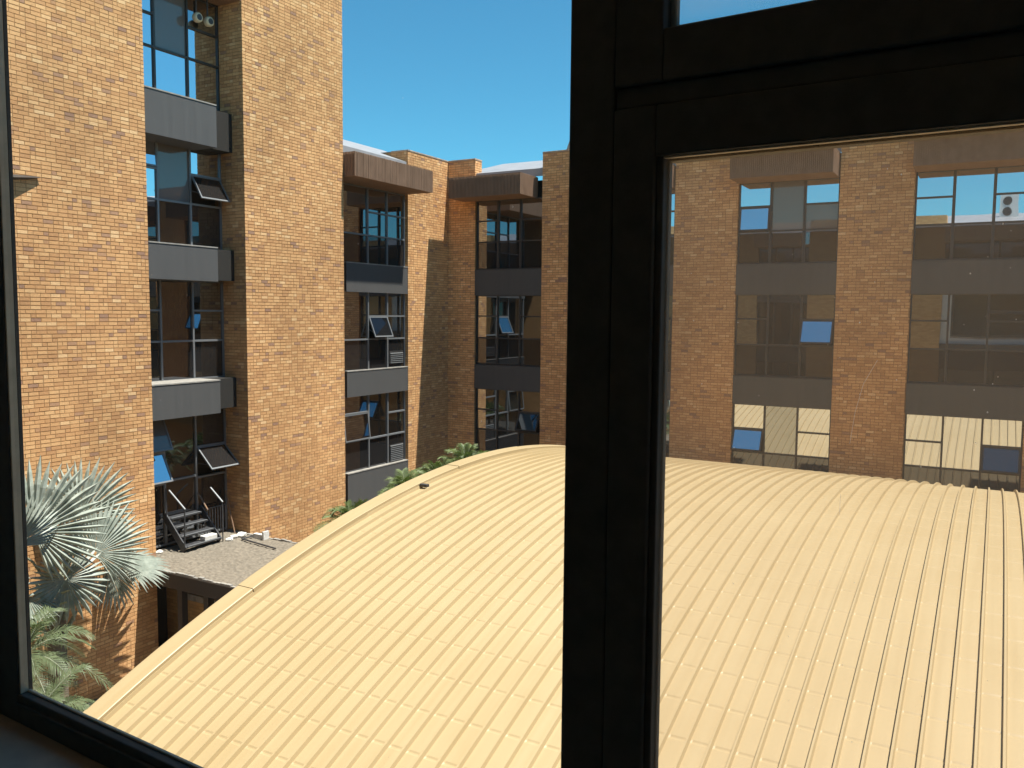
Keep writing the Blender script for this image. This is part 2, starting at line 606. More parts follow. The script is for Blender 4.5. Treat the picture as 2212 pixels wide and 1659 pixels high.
window(tower, 'A', TG, 13.0659, 15.9534, 5.0216, 7.7739, tm, [(6.2384, 6.9917), (6.2384,), (6.2384, 6.9917)],
       {(1, 1): GG, (0, 0): GB, (1, 0): GB, (2, 0): GB, (0, 1): GB, (2, 1): GB, (0, 2): GB}, fm=M_FRAMED)
window(tower, 'A', TG, 13.0659, 15.9534, 1.5644, 4.1525, tm, [(2.675, 3.4089), (2.675,), (2.675, 3.4089)],
       {(1, 1): GG, (0, 0): GD, (1, 0): GD, (2, 0): GD, (0, 1): GB, (0, 2): GB, (2, 2): GB, (2, 1): GD}, {(2, 1): 32, (0, 2): 5})
window(tower, 'A', TG, 13.0659, 15.9534, -1.7383, 0.7726, tm, [(-0.7532, 0.0097), (-0.7532,), (-0.7532, 0.0097)],
       {(0, 0): GD, (1, 0): GD, (2, 0): GD, (1, 1): GD})
window(tower, 'A', TG, 13.0659, 15.9534, -5.8135, -2.5108, tm, [(-4.2684, -3.4765), (-4.2105,), (-4.2684, -3.4765)],
       {(0, 0): GD, (1, 0): GD, (2, 0): GD, (1, 1): GD, (2, 2): GD, (0, 1): GB, (0, 2): GG, (2, 1): GD}, {(0, 1): 27, (0, 2): 24, (2, 1): 46})

for i, y in enumerate((15.0842, 15.4319)):
    t = thing('flood_lamp', ('pale round flood lamp under the tower lintel, the one nearer the left brick panel',
                             'pale round flood lamp under the tower lintel, the one nearer the right brick panel')[i], 'lamp', (-17.5757, y, 7.1945), 'flood lamps under the tower lintel')
    mb = MB()
    prev = None
    rings = [(0.0, 0.0676), (0.029, 0.1111), (0.0966, 0.1255), (0.1545, 0.1159), (0.1642, 0.0869)]
    for o, r in rings:
        pass
    for (o1, r1), (o2, r2) in zip(rings[:-1], rings[1:]):
        mb.tube((-17.5757 + o1, y, 7.1945), (-17.5757 + o2, y, 7.1945), r1, 16, r2)
    mb.build('lamp_head', mat('cream lamp enamel', (0.75, 0.64, 0.46), 0.48) if i == 0 else bpy.data.materials['cream lamp enamel'], t, True)
    MB().tube((-17.4116, y, 7.1945), (-17.4019, y, 7.1945), 0.0724, 16).build('lens', M_FRAMED, t)
    MB().tube((-17.5275, y, 7.291), (-17.5275, y, 7.7739), 0.0193, 8).build('bracket', M_STEEL, t)

# ================================================================== MIDDLE BLOCK (same side, further back)
MX = -17.5
mid = thing('office_wing', 'lower brick office wing between the tower and the inner corner, with a brown overhanging eave', 'building', (MX - 1, 23, GZ))
build_bricks(mid, [('A', MX, 23.77, 26.30, GZ, 5.43), ('B', 23.77, -18.2, MX - 0.052, GZ, 5.43)], 300, blocked=[(0, 1050, 2212, 1700)])
core(mid, [(-19.2, MX - 0.006, 23.782, 26.29, GZ, 5.42)])
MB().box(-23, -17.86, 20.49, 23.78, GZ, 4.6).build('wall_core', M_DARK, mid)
canopy(mid, 'A', -16.47, -17.8, 19.80, 23.755, 3.97, 4.68)
rf = MB()
rf.corners([(-17.55, 20.5, 4.685), (-17.55, 23.76, 4.685), (-20.5, 23.76, 6.07), (-20.5, 20.5, 6.07),
            (-17.55, 20.5, 5.06), (-17.55, 23.76, 5.06), (-20.5, 23.76, 6.11), (-20.5, 20.5, 6.11)])
rf.corners([(-18.2, 23.76, 5.2), (-18.2, 26.3, 5.2), (-20.5, 26.3, 6.07), (-20.5, 23.76, 6.07),
            (-18.2, 23.76, 5.24), (-18.2, 26.3, 5.24), (-20.5, 26.3, 6.11), (-20.5, 23.76, 6.11)])
rf.build('roof', M_METALROOF, mid)
MB().box(-19.2, MX + 0.01, 23.76, 26.31, 5.43, 5.455).build('coping', M_CAP, mid)
for z0, z1 in ((0.64, 1.56), (-2.65, -1.82), (-6.1, -5.05)):
    spandrel(mid, 'A', MX - 0.005, 20.6, 23.76, z0, z1, 0.3)
MG = -17.66
mm = (21.79, 22.79)
window(mid, 'A', MG, 20.5, 23.765, 1.5, 3.97, mm, [(2.46,), (2.46, 3.2), (2.46, 3.2)], {(0, 0): GD, (1, 0): GD, (2, 0): GD})
window(mid, 'A', MG, 20.5, 23.765, -1.86, 0.68, mm, [(-0.86,), (-0.86, -0.11), (-0.86, -0.11)],
       {(0, 0): GD, (1, 0): GD, (2, 0): GD}, {(1, 1): 22})
window(mid, 'A', MG, 20.5, 23.765, -5.1, -2.62, mm, [(-4.09, -3.2), (-4.09,), (-4.09, -3.34)],
       {(0, 0): GD, (1, 0): GD, (2, 0): GD}, {(0, 1): 6})
M_VENT = mat('grey louvre', (0.14, 0.145, 0.15), 0.5, 0.3)
for z0, z1 in ((-1.70, -1.28), (-5.02, -4.45)):
    v = MB().box(MG + 0.008, MG + 0.03, 22.9, 23.66, z0, z1).build('vent_grille', M_FRAMED, mid)
    z = z0 + 0.03
    while z < z1 - 0.03:
        MB().corners([(MG + 0.03, 22.93, z), (MG + 0.03, 23.63, z), (MG + 0.06, 23.63, z - 0.02), (MG + 0.06, 22.93, z - 0.02),
                      (MG + 0.03, 22.93, z + 0.018), (MG + 0.03, 23.63, z + 0.018), (MG + 0.06, 23.63, z - 0.002), (MG + 0.06, 22.93, z - 0.002)]).build('slat', M_VENT, v)
        z += 0.062

# ================================================================== FAR BLOCK (faces the camera, in shade)
FY = 26.2
far = thing('office_block', 'shaded brick office block across the courtyard with window bays between brick piers', 'building', (-6, FY + 1, GZ))
piers = [(-17.49, -16.35), (-13.66, -11.66), (-8.97, -6.99), (-4.09, -2.13), (0.75, 2.71), (5.6, 7.56)]
build_bricks(far, [('B', FY, a, b, GZ, 5.42) for a, b in piers] + [('A', -16.35, FY + 0.052, FY + 0.45, 4.4, 5.42)] +
             [('A', b, FY + 0.052, FY + 0.22, GZ, 5.42) for a, b in piers[1:]], 300, blocked=[(0, 1000, 2212, 1700), (1215, 0, 1440, 1659), (1215, 0, 2212, 290)], bm=M_BRICK2)
core(far, [(a + 0.012, b - 0.012, FY + 0.006, FY + (0.45 if a < -17 else 0.9), GZ, 5.41) for a, b in piers])
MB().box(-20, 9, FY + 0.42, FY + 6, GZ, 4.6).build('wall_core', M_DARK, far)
rf = MB()
rf.corners([(-17.4, 26.27, 4.685), (9, 26.27, 4.685), (9, 30, 5.90), (-17.4, 30, 5.90), (-17.4, 26.27, 4.95), (9, 26.27, 4.95), (9, 30, 5.94), (-17.4, 30, 5.94)])
rf.build('roof', M_METALROOF, far)
for a, b in piers:
    MB().box(a - 0.01, b + 0.01, FY - 0.01, FY + (0.46 if a < -17 else 0.9), 5.42, 5.445).build('coping', M_CAP, far)
pr = MB()
pr.add([(-13.9, 28.0, 5.2), (-11.6, 28.0, 5.2), (-11.6, 28.0, 7.2), (-13.13, 28.0, 7.2), (-13.9, 30, 5.2), (-11.6, 30, 5.2), (-11.6, 30, 7.2), (-13.13, 30, 7.2)],
       [(0, 1, 2, 3), (4, 7, 6, 5), (0, 3, 7, 4), (1, 5, 6, 2), (3, 2, 6, 7)])
pr.build('roof_monitor', M_CAP, far)
canopy(far, 'B', 25.17, 26.45, -16.81, -13.95, 3.97, 4.68)
for i in range(1, 5):
    canopy(far, 'B', 25.17, 26.45, piers[i][1] + 0.004, piers[i + 1][0] - 0.03, 3.97, 4.68)
YG = FY + 0.15
for i in range(5):
    a, b = piers[i][1], piers[i + 1][0]
    wd = (b - a) / 3
    m2 = (a + wd, b - wd)
    for k, (z0, z1) in enumerate(((0.64, 1.58), (-2.70, -1.80), (-6.1, -5.05))):
        spandrel(far, 'B', FY + 0.004, a + 0.006, b - 0.006, z0, z1, 0.3, cap=False)
    gt = {(0, 0): GD, (1, 0): GD, (2, 0): GD}
    top = {**gt, (0, 1): GB, (0, 2): GB, (1, 1): GB, (2, 1): GB, (2, 2): GB}
    if i == 2:
        top[(1, 1)] = GG
        top[(2, 1)] = GG
    if i == 0:
        top = dict(gt)
    window(far, 'B', YG, a + 0.004, b - 0.004, 1.56, 3.99, m2, [(2.53, 3.27), (2.53,), (2.53, 3.27)], top,
           {(0, 1): 6} if i == 2 else {}, fm=M_FRAMED, hw=0.038)
    window(far, 'B', YG, a + 0.004, b - 0.004, -1.82, 0.66, m2, [(-0.87, -0.09), (-0.87,), (-0.87, -0.09)], {**gt, (2, 1): GB} if i == 2 else gt,
           {(2, 1): 24} if i == 2 else ({(2, 1): 4} if i == 1 else {}), fm=M_FRAMED)
    low = {**gt,  (0, 1): GB, (0, 2): GB, (1, 1): GB, (2, 1): GB, (2, 2): GB} if i >= 2 else dict(gt)
    if i == 2:
        low[(1, 1)] = G
    if i == 3:
        low[(2, 1)] = GD
    window(far, 'B', YG, a + 0.004, b - 0.004, -5.1, -2.68, m2, [(-4.17, -3.45), (-4.17,), (-4.17, -3.45)], low,
           {(0, 1): 24} if i == 2 else ({(2, 1): 18} if i == 3 else ({(2, 1): 30} if i == 0 else {})), fm=M_FRAMED)

# ================================================================== VAULTED ROOF
S = 9.6
VY, VZ, VR = 1.63597 * S, -2.79624 * S, 2.46987 * S
VX0, VX1 = -9.6, 5.2
M_ROOF = mat('cream painted sheet', (0.5, 0.38, 0.2), 0.42, 0.0, 0.35)
def roof_material(m):
    n = N(m, 'ShaderNodeTexNoise')
    n.inputs['Scale'].default_value = 0.9
    n.inputs['Detail'].default_value = 6
    lk(m, pos(m), n.inputs['Vector'])
    n2 = N(m, 'ShaderNodeTexNoise')
    n2.inputs['Scale'].default_value = 1
    n2.inputs['Detail'].default_value = 3
    lk(m, pos(m, (14, 0.35, 0.35)), n2.inputs['Vector'])
    ad = N(m, 'ShaderNodeMath', operation='ADD')
    lk(m, n.outputs['Fac'], ad.inputs[0])
    lk(m, n2.outputs['Fac'], ad.inputs[1])
    r = ramp(m, [(0.35, (0.39, 0.29, 0.155)), (0.52, (0.412, 0.311, 0.172)), (0.75, (0.43, 0.33, 0.187))])
    mr = N(m, 'ShaderNodeMath', operation='MULTIPLY')
    mr.inputs[1].default_value = 0.5
    lk(m, ad.outputs[0], mr.inputs[0])
    lk(m, mr.outputs[0], r.inputs[0])
    lk(m, r.outputs[0], bsdf(m).inputs['Base Color'])
roof_material(M_ROOF)
vault = thing('vaulted_roof', 'large cream barrel-vaulted metal roof with close standing ribs filling the foreground', 'roof', (VX0, VY, GZ))

def arc(s, h=0.0):
    """point on the vault at arc length s from the crown (towards the far side), h above the sheet"""
    a = s / VR
    return (VY + (VR + h) * math.sin(a), VZ + (VR + h) * math.cos(a))
S0, S1 = -13.1, 10.4
CR_P = 0.557
stations = []
k = math.ceil(S0 / CR_P)
s = S0
stations.append((S0, 0))
while k * CR_P < S1:
    c = k * CR_P + 0.21
    if c - 0.03 > S0 and c + 0.03 < S1:
        stations += [(c - 0.03, 0), (c - 0.006, 1), (c + 0.008, 1), (c + 0.03, 0), (c + 0.16, 0), (c + 0.34, 0)]
    k += 1
stations = sorted([q for q in stations if S0 <= q[0] <= S1])
PW = 0.2333
prof = [(0.0, 0.0, 0), (0.006, 0.050, 1), (0.028, 0.050, 1), (0.0415, 0.0, 0), (0.060, 0.0, 2), (0.095, 0.001, 2), (0.135, 0.0015, 2), (0.175, 0.001, 2), (0.215, 0.0, 2), (PW, 0.0, 0)]
sv = []
for s, cr in stations:
    for x, h, t in prof:
        hh = h - (0.0068 if (cr and t == 2) else 0) - (0.002 if (cr and t == 1) else 0)
        y, z = arc(s, hh)
        sv.append((x, y, z))
npf = len(prof)
sfc = [(i * npf + j, i * npf + j + 1, (i + 1) * npf + j + 1, (i + 1) * npf + j) for i in range(len(stations) - 1) for j in range(npf - 1)]
sheet = bpy.data.meshes.new('roof_sheet')
sheet.from_pydata([(x, y - VY, z - GZ) for x, y, z in sv], [], sfc)
sheet.materials.append(M_ROOF)
x = VX0 + 0.27
while x < VX1:
    o = link('roof_sheet', sheet, vault)
    o.location = (x - VX0, 0, 0)
    x += PW
# verge flashing in overlapping lengths along the curved edge
vs_cuts = [S0, -12.2, -9.6, -6.95, -4.3, -1.35, 1.5, 4.4, 7.3, S1]
for i, (a, b) in enumerate(zip(vs_cuts[:-1], vs_cuts[1:])):
    n = 10
    lift = 0.095 + 0.008 * (i % 2)
    mb = MB()
    vv = []
    b2 = b + 0.03
    wid = 0.29 + 0.01 * (i % 2)
    for q in range(n + 1):
        s = a + (b2 - a) * q / n
        for x, h in ((VX0 - 0.02, -0.30), (VX0 - 0.02, lift), (VX0, lift + 0.008), (VX0 + wid - 0.012, lift + 0.004), (VX0 + wid, lift - 0.004), (VX0 + wid + 0.002, 0.006)):
            y, z = arc(s, h)
            vv.append((x, y, z))
    c = 6
    mb.add(vv, [(r * c + j, r * c + j + 1, (r + 1) * c + j + 1, (r + 1) * c + j) for r in range(n) for j in range(c - 1)])
    mb.build('verge_flashing', M_ROOF, vault)
y0, z0 = arc(-1.35 - 0.02, 0.03)
y1, z1 = arc(-1.35 + 0.10, 0.03)
y, z = arc(-2.65, 0.05)
cl = MB()
cl.box(VX0 + 0.30, VX0 + 0.46, y - 0.07, y + 0.02, z - 0.02, z + 0.03)
cl.build('flashing_clip', M_STEEL, vault)
# gable wall under the curved edge and the low walls the vault springs from
gv = [(VX0 + 0.06, arc(S0)[0], GZ)] + [(VX0 + 0.06, *arc(S0 + (S1 - S0) * q / 30, -0.05)) for q in range(31)] + [(VX0 + 0.06, arc(S1)[0], GZ)]
mb = MB()
n = len(gv)
mb.add(gv + [(x + 0.25, y, z) for x, y, z in gv], [tuple(range(n)), tuple(range(2 * n - 1, n - 1, -1))] + [(i, (i + 1) % n, n + (i + 1) % n, n + i) for i in range(n)])
mb.build('gable_wall', M_FARB, vault)
for yy, zz in (arc(S0 + 0.25), arc(S1 - 0.25)):
    MB().box(VX0 + 0.32, VX1, yy - 0.12, yy + 0.12, GZ, zz - 0.12).build('side_wall', M_FARB, vault)

# ================================================================== GRAVEL-TOPPED WALKWAY ROOF
WZ = -5.8618
M_GRAVEL = mat('gravel', (0.3863, 0.3283, 0.2607), 0.9174, 0, 0.0966)
noise_tint(M_GRAVEL, (0.12, 0.104, 0.084), (0.28, 0.24, 0.19), nscale=16, detail=8, bump=0.9657, bscale=26)
walk = thing('walkway_roof', 'flat gravel-covered walkway roof running out from the foot of the tower', 'roof', (-14, 14.2924, GZ))
slab = MB().box(-17.7303, -8.6913, 12.612, 15.9534, WZ - 0.3477, WZ - 0.0193).build('roof_slab', M_FRAMED, walk)
# the stones lie in a slightly uneven bed
nx, ny = 120, 44
gv, gf = [], []
for i in range(nx + 1):
    for j in range(ny + 1):
        x = -17.6723 + (8.7879) * i / nx
        y = 12.67 + (15.9051 - 12.67) * j / ny
        e = 0.0 if j in (0, ny) or i in (0, nx) else 0.9657
        z = WZ + e * (0.0116 + 0.0193 * math.sin(x * 1.6417 + y) * math.cos(y * 2.2211) + random.uniform(-0.0116, 0.0135))
        gv.append((x, y, z))
for i in range(nx):
    for j in range(ny):
        a = i * (ny + 1) + j
        gf.append((a, a + ny + 1, a + ny + 2, a + 1))
mb = MB()
mb.add(gv, gf)
mb.build('gravel', M_GRAVEL, walk, kind='stuff')
for yy in (12.612, 15.8761):
    st = MB()
    x = -17.6723
    while x < -8.8844:
        wd = random.uniform(0.0966, 0.2318)
        st.box(x, x + wd - 0.0097, yy - 0.0, yy + random.uniform(0.0483, 0.0869), WZ - 0.029, WZ + random.uniform(0.0145, 0.0531))
        x += wd
    st.build('edge_stones', M_CAP, walk, kind='stuff')
for x in (-15.7409, -14.8911, -12.9404, -11.009):
    MB().box(x - 0.0773, x + 0.0773, 12.7472, 12.9018, GZ, WZ - 0.3477).build('column', M_FRAMED, walk)
MB().box(-16.8, -9.1742, 13.75, 13.9, -6.95, -6.80).build('beam', M_CAP, walk)
MB().box(-17.7, -9.1742, 13.95, 14.15, GZ, -6.2191).build('back_wall', M_FARB, walk)

# staircase from the tower door down on to the gravel
stair = thing('metal_staircase', 'short black steel staircase with handrails leading from the tower door to the gravel roof', 'staircase', (-17.286, 15, WZ))
for x, z, ya, yb in ((-17.0156, -5.7266, 13.9447, 14.9877), (-17.2281, -5.5045, 13.9447, 14.9684), (-17.4116, -5.3017, 13.9447, 14.9297), (-17.5757, -5.0989, 13.9447, 14.8718)):
    tr = MB().box(x - 0.1255, x + 0.1255, ya, yb, z - 0.0338, z).build('tread', M_STEEL, stair)
    nb = MB()
    nb.box(x + 0.0821, x + 0.1304, ya + 0.0193, yb - 0.0193, z + 0.001, z + 0.0077)
    nb.build('nosing', M_FRAME, tr)
for y in (13.9157, 14.9973):
    MB().bar((-16.948, y, -5.8135), (-17.6723, y, -5.041), (0, 0.0174, 0), (0.0579, 0, 0.0724)).build('stringer', M_STEEL, stair)
def hand(pts, m, r=0.0212):
    mb = MB()
    for a, b in zip(pts[:-1], pts[1:]):
        mb.tube(a, b, r, 8)
    return mb.build('handrail', m, stair)
M_HAND = mat('galvanised handrail', (0.3, 0.31, 0.32), 0.5, 0.3)
hand([(-17.4599, 13.9061, -4.3843), (-16.8998, 13.9061, -4.7899)], M_HAND)
MB().tube((-16.9191, 13.9061, -4.7802), (-16.948, 13.9061, -5.7942), 0.0174, 8).build('post', M_STEEL, stair)
MB().tube((-17.5757, 13.9061, -4.3457), (-17.5757, 13.9061, -5.1182), 0.0174, 8).build('post', M_STEEL, stair)
hand([(-17.7109, 14.9877, -4.674), (-17.3633, 14.9877, -5.0699)], M_RUST)
hand([(-17.3343, 15.0649, -4.5002), (-16.8998, 15.0649, -4.8285)], M_HAND)
MB().tube((-16.9191, 15.0649, -4.8188), (-16.9191, 15.0649, -5.8425), 0.0155, 8).build('post', M_STEEL, stair)
gate = MB()
for q in range(9):
    y = 15.0456 + q * 0.0869
    gate.box(-17.5757, -17.5613, y, y + 0.0174, -5.7942, -5.0989)
gate.box(-17.5806, -17.5564, 15.0263, 15.7795, -5.1086, -5.0796)
gate.build('balustrade', M_STEEL, stair, kind='stuff')
def tag(o, label, cat, group=None):
    o['label'] = label
    o['category'] = cat
    if group:
        o['group'] = group
    return o
tag(MB().tube((-17.286, 15.7989, WZ), (-17.6723, 15.8568, -4.7512), 0.0174, 8).build('leaning_pole', M_RUST), 'thin rusty pole leaning against the shaded brick return beside the staircase', 'pole')
blk = MB()
blk.box(-17.1122, -16.9191, 14.5048, 14.8911, -5.7218, -5.6011)
bo = blk.build('concrete_block', M_WHITE)
bv = bo.modifiers.new('worn edges', 'BEVEL'); bv.width = 0.0145; bv.segments = 2
tag(bo, 'white concrete block lying on the lowest stair tread', 'block')
M_STONE = M_WHITE
def stone(x, y, z, r, label, grp):
    bm = bmesh.new()
    bmesh.ops.create_icosphere(bm, subdivisions=2, radius=r)
    rr = random.Random(int(x * 1000 + y * 77))
    for v in bm.verts:
        v.co *= rr.uniform(0.7726, 1.0816)
        v.co.z *= 0.5794
        v.co.y *= 1.2071
    me = bpy.data.meshes.new('stone')
    bm.to_mesh(me)
    bm.free()
    me.materials.append(M_STONE)
    o = link('stone', me)
    o.location = (x, y, z + r * 0.4056)
    tag(o, label, 'stone', grp)
for x, y, r, lb in ((-16.8515, 15.2098, 0.0869, 'white stone at the right foot of the staircase, closest to the steps'),
                    (-16.948, 15.4512, 0.0966, 'white stone at the wall foot, second from the staircase'),
                    (-16.8998, 15.6637, 0.1255, 'largest white stone, between the leaning pole and the brick corner'),
                    (-17.3826, 13.5198, 0.0869, 'white stone left of the staircase against the glazing')):
    stone(x, y, WZ + 0.0097, r, lb, 'white stones along the foot of the tower')
pp = MB()
pp.tube((-16.5618, 15.8375, WZ + 0.0483), (-16.61, 15.4029, WZ + 0.0483), 0.0212, 8)
pp.tube((-16.61, 15.4029, WZ + 0.0483), (-15.2098, 15.1808, WZ + 0.0483), 0.0212, 8)
tag(pp.build('conduit_pipe', M_STEEL), 'dark conduit pipe lying in an L across the gravel roof', 'pipe')
br = MB()
br.box(-16.5618, -16.1755, 15.7409, 15.8568, WZ + 0.0, WZ + 0.1159)
br.box(-16.2044, -16.1465, 15.7023, 15.8954, WZ + 0.0, WZ + 0.2125)
tag(br.build('metal_bracket', M_WHITE), 'small pale metal bracket at the foot of the brick corner on the gravel', 'bracket')

# ================================================================== PLANTS
def leaf_mat(name, lo, hi, rough=0.55, tr=0.25):
    m = mat(name, hi, rough, 0, 0.4)
    noise_tint(m, lo, hi, nscale=5)
    t = m.node_tree
    b = bsdf(m)
    out = t.nodes['Material Output']
    tl = t.nodes.new('ShaderNodeBsdfTranslucent')
    tl.inputs[0].default_value = (hi[0] * 0.9, hi[1] * 1.05, hi[2] * 0.6, 1)
    mx = t.nodes.new('ShaderNodeMixShader')
    mx.inputs[0].default_value = tr
    t.links.new(b.outputs[0], mx.inputs[1])
    t.links.new(tl.outputs[0], mx.inputs[2])
    t.links.new(mx.outputs[0], out.inputs[0])
    return m
M_SILVER = leaf_mat('silver palm leaf', (0.21, 0.245, 0.205), (0.45, 0.485, 0.425), 0.5, 0.05)
M_GREENP = leaf_mat('feather palm leaf', (0.08, 0.105, 0.05), (0.17, 0.21, 0.11), 0.5, 0.22)
M_SHRUB = leaf_mat('clump palm leaf', (0.08, 0.115, 0.04), (0.18, 0.225, 0.085), 0.5, 0.22)
M_STALK = noise_tint(mat('palm stalk', (0.25, 0.27, 0.2), 0.7), (0.16, 0.18, 0.13), (0.34, 0.35, 0.25), nscale=8)
M_TRUNK = noise_tint(mat('palm trunk', (0.16, 0.12, 0.09), 0.95), (0.10, 0.08, 0.06), (0.24, 0.18, 0.13), (1, 1, 5), 4, bump=0.6, bscale=12)

def fan_leaf(parent, crown, hub, axis, normal, R, seg=46, spread=300, m=None, rs=1):
    """a costapalmate fan: pleated segments joined near the hub and split towards their drooping tips"""
    r = random.Random(rs)
    hub = Vector(hub); ax = Vector(axis).normalized()
    nv = Vector(normal); nv = (nv - ax * nv.dot(ax)).normalized()
    sd = nv.cross(ax)
    mb = MB()
    for i in range(seg):
        t = (i + 0.5) / seg * 2 - 1
        ang = math.radians(spread / 2) * t
        d = ax * math.cos(ang) + sd * math.sin(ang)
        p = nv.cross(d)
        L = R * (1.0 - 0.30 * abs(t) ** 1.5) * r.uniform(0.93, 1.06)
        da = math.radians(spread) / seg
        droop = r.uniform(0.03, 0.16)
        jit = r.uniform(-0.02, 0.02)
        rows = []
        for f, wsc in ((0.03, 1.0), (0.30, 1.0), (0.60, 1.0), (0.80, 0.66), (1.0, 0.05)):
            wdt = min(f, 0.64) * L * math.tan(da / 2) * wsc * 1.02
            c = hub + d * (L * f) + nv * (0.10 * L * math.sin(f * 2.0) - L * 0.25 * abs(t) * f * f) + Vector((0, 0, -droop * L * max(0, f - 0.5) ** 1.5)) + p * jit * L * f
            fold = wdt * 1.35
            rows.append((c - p * wdt, c + nv * fold, c + p * wdt))
        o = []
        for a, b, c in rows:
            o += [a, b, c]
        fs = []
        for q in range(len(rows) - 1):
            b0 = q * 3
            fs += [(b0, b0 + 1, b0 + 4, b0 + 3), (b0 + 1, b0 + 2, b0 + 5, b0 + 4)]
        mb.add(o, fs)
    lf = mb.build('leaf', m, parent)
    # stalk from the crown to the hub, slightly arched
    st = MB()
    a = Vector(crown)
    midp = (a + hub) / 2 + Vector((0, 0, 0.10 * (hub - a).length))
    st.tube(a, midp, 0.030, 6, 0.024)
    st.tube(midp, hub + ax * 0.15 * R, 0.024, 6, 0.008)
    st.build('leaf_stalk', M_STALK, lf)

PX = -15.75
palm = thing('fan_palm', 'silvery blue-green fan palm in front of the brick tower at lower left', 'palm', (-15.75, 9.85, GZ))
crown = (PX, 9.85, -5.55)
def inpix(x, y, X):
    """world point at depth plane X seen at a spot of the 2212-wide photograph (used for laying the plant out)"""
    d = CR * ((x - 1106) / 1850) + CD * ((y - 829.5) / 1850) + CF
    return d * (X / d.x)
def fan_at(hx, hy, tx, ty, X, nrm, R, **kw):
    h = inpix(hx, hy, X)
    t = inpix(tx, ty, X + kw.pop('dX', 0.0))
    fan_leaf(palm, crown, h, t - h, nrm, R, m=M_SILVER, **kw)
VIEW = Vector((0.75, -0.45, 0.35))
fan_at(74, 1150, 120, 1000, -15.35, VIEW + Vector((0.0, 0, 0.25)), 1.45, seg=40, spread=300, rs=1)
fan_at(205, 1195, 285, 1085, -15.75, VIEW + Vector((0.1, 0.4, 0.1)), 1.2, seg=34, spread=230, rs=2)
fan_at(141, 1250, 185, 1330, -15.3, VIEW + Vector((0, 0.2, -0.1)), 0.9, seg=34, spread=330, rs=3)
fan_at(262, 1226, 360, 1208, -16.1, Vector((0.35, -0.25, 0.9)), 1.05, seg=30, spread=200, rs=4)
fan_at(235, 1232, 290, 1300, -16.2, VIEW + Vector((0.2, 0.1, 0.4)), 0.95, seg=28, spread=190, rs=5)
fan_at(60, 1290, 20, 1330, -15.5, VIEW, 0.8, seg=36, spread=280, rs=6)
fan_at(20, 1180, -80, 1100, -15.2, VIEW + Vector((0, -0.4, 0.2)), 1.2, seg=44, spread=280, rs=7)
fan_at(170, 1120, 215, 1010, -16.3, VIEW + Vector((0.2, 0, 0.5)), 1.3, seg=34, spread=240, rs=8)
MB().tube((PX, 9.85, GZ), (PX, 9.85, -5.7), 0.19, 14, 0.17).build('trunk', M_TRUNK, palm)
bb = MB()
for i in range(16):
    a = i * 2.4
    z = -6.5 + 0.06 * i
    bb.tube((PX + 0.16 * math.cos(a), 9.85 + 0.16 * math.sin(a), z), (PX + 0.36 * math.cos(a), 9.85 + 0.36 * math.sin(a), z + 0.4), 0.045, 6, 0.03)
bb.build('leaf_bases', M_STALK, palm, kind='stuff')
ys = noise_tint(mat('yellowed stalk', (0.5, 0.42, 0.2), 0.7), (0.45, 0.36, 0.16), (0.62, 0.52, 0.3), nscale=6)
for (a, b) in (((150, 1275), (108, 1288)), ((144, 1300), (104, 1312))):
    p, q = inpix(*a, -15.2), inpix(*b, -15.4)
    MB().tube(p, q, 0.016, 6, 0.035).build('cut_stalk', ys, palm)

def frond(parent, base, direc, L, droop, nleaf, ll, m, rs, arch=0.35, wl=0.018):
    """a feather frond: arched midrib with two rows of narrow leaflets"""
    r = random.Random(rs)
    base = Vector(base); d = Vector(direc).normalized()
    side = d.cross(Vector((0, 0, 1)))
    if side.length < 0.05:
        side = Vector((1, 0, 0))
    side.normalize()
    def P(t):
        return base + d * (L * t) + Vector((0, 0, L * (arch * t - droop * t * t)))
    mb = MB()
    for i in range(nleaf):
        t = 0.14 + 0.86 * i / (nleaf - 1)
        p = P(t)
        tg = (P(min(1.02, t + 0.02)) - P(t - 0.02)).normalized()
        up = side.cross(tg).normalized()
        lf = ll * (math.sin(math.pi * (0.15 + 0.8 * t)) ** 0.7) * r.uniform(0.85, 1.1)
        for sgn in (-1, 1):
            dv = (side * sgn * 0.85 + tg * (0.55 + 0.5 * t) + up * r.uniform(0.05, 0.35)).normalized()
            q1 = p + dv * lf * 0.5
            q2 = p + dv * lf + Vector((0, 0, -lf * r.uniform(0.15, 0.38)))
            wv = tg * wl
            mb.add([p - wv * 0.5, p + wv * 0.5, q1 + wv, q1 - wv, q2 + wv * 0.1, q2 - wv * 0.1], [(0, 1, 2, 3), (3, 2, 4, 5)])
    f = mb.build('frond', m, parent)
    st = MB()
    for k in range(6):
        st.tube(P(k / 6), P((k + 1) / 6), 0.014 * (1 - k / 7), 5, 0.014 * (1 - (k + 1) / 7))
    st.build('midrib', M_STALK, f)

def feather_palm(name, label, base, top, n, L, m, group=None, seed=1, ll=0.4, nleaf=30, elev=(0.1, 1.0), trunk=0.06, wl=0.016):
    t = thing(name, label, 'palm', base, group)
    r = random.Random(seed)
    MB().tube(base, top, trunk, 10, trunk * 0.8).build('trunk', M_TRUNK, t)
    for i in range(n):
        a = i * 2.399 + r.uniform(-0.3, 0.3)
        e = elev[0] + (elev[1] - elev[0]) * (i + 0.5) / n
        d = Vector((math.cos(a) * math.cos(e), math.sin(a) * math.cos(e), math.sin(e)))
        frond(t, Vector(top) + Vector((math.cos(a), math.sin(a), 0)) * 0.03, d, L * r.uniform(0.8, 1.1), r.uniform(0.5, 0.8), nleaf, ll, m, seed * 100 + i, arch=0.2, wl=wl)
    return t
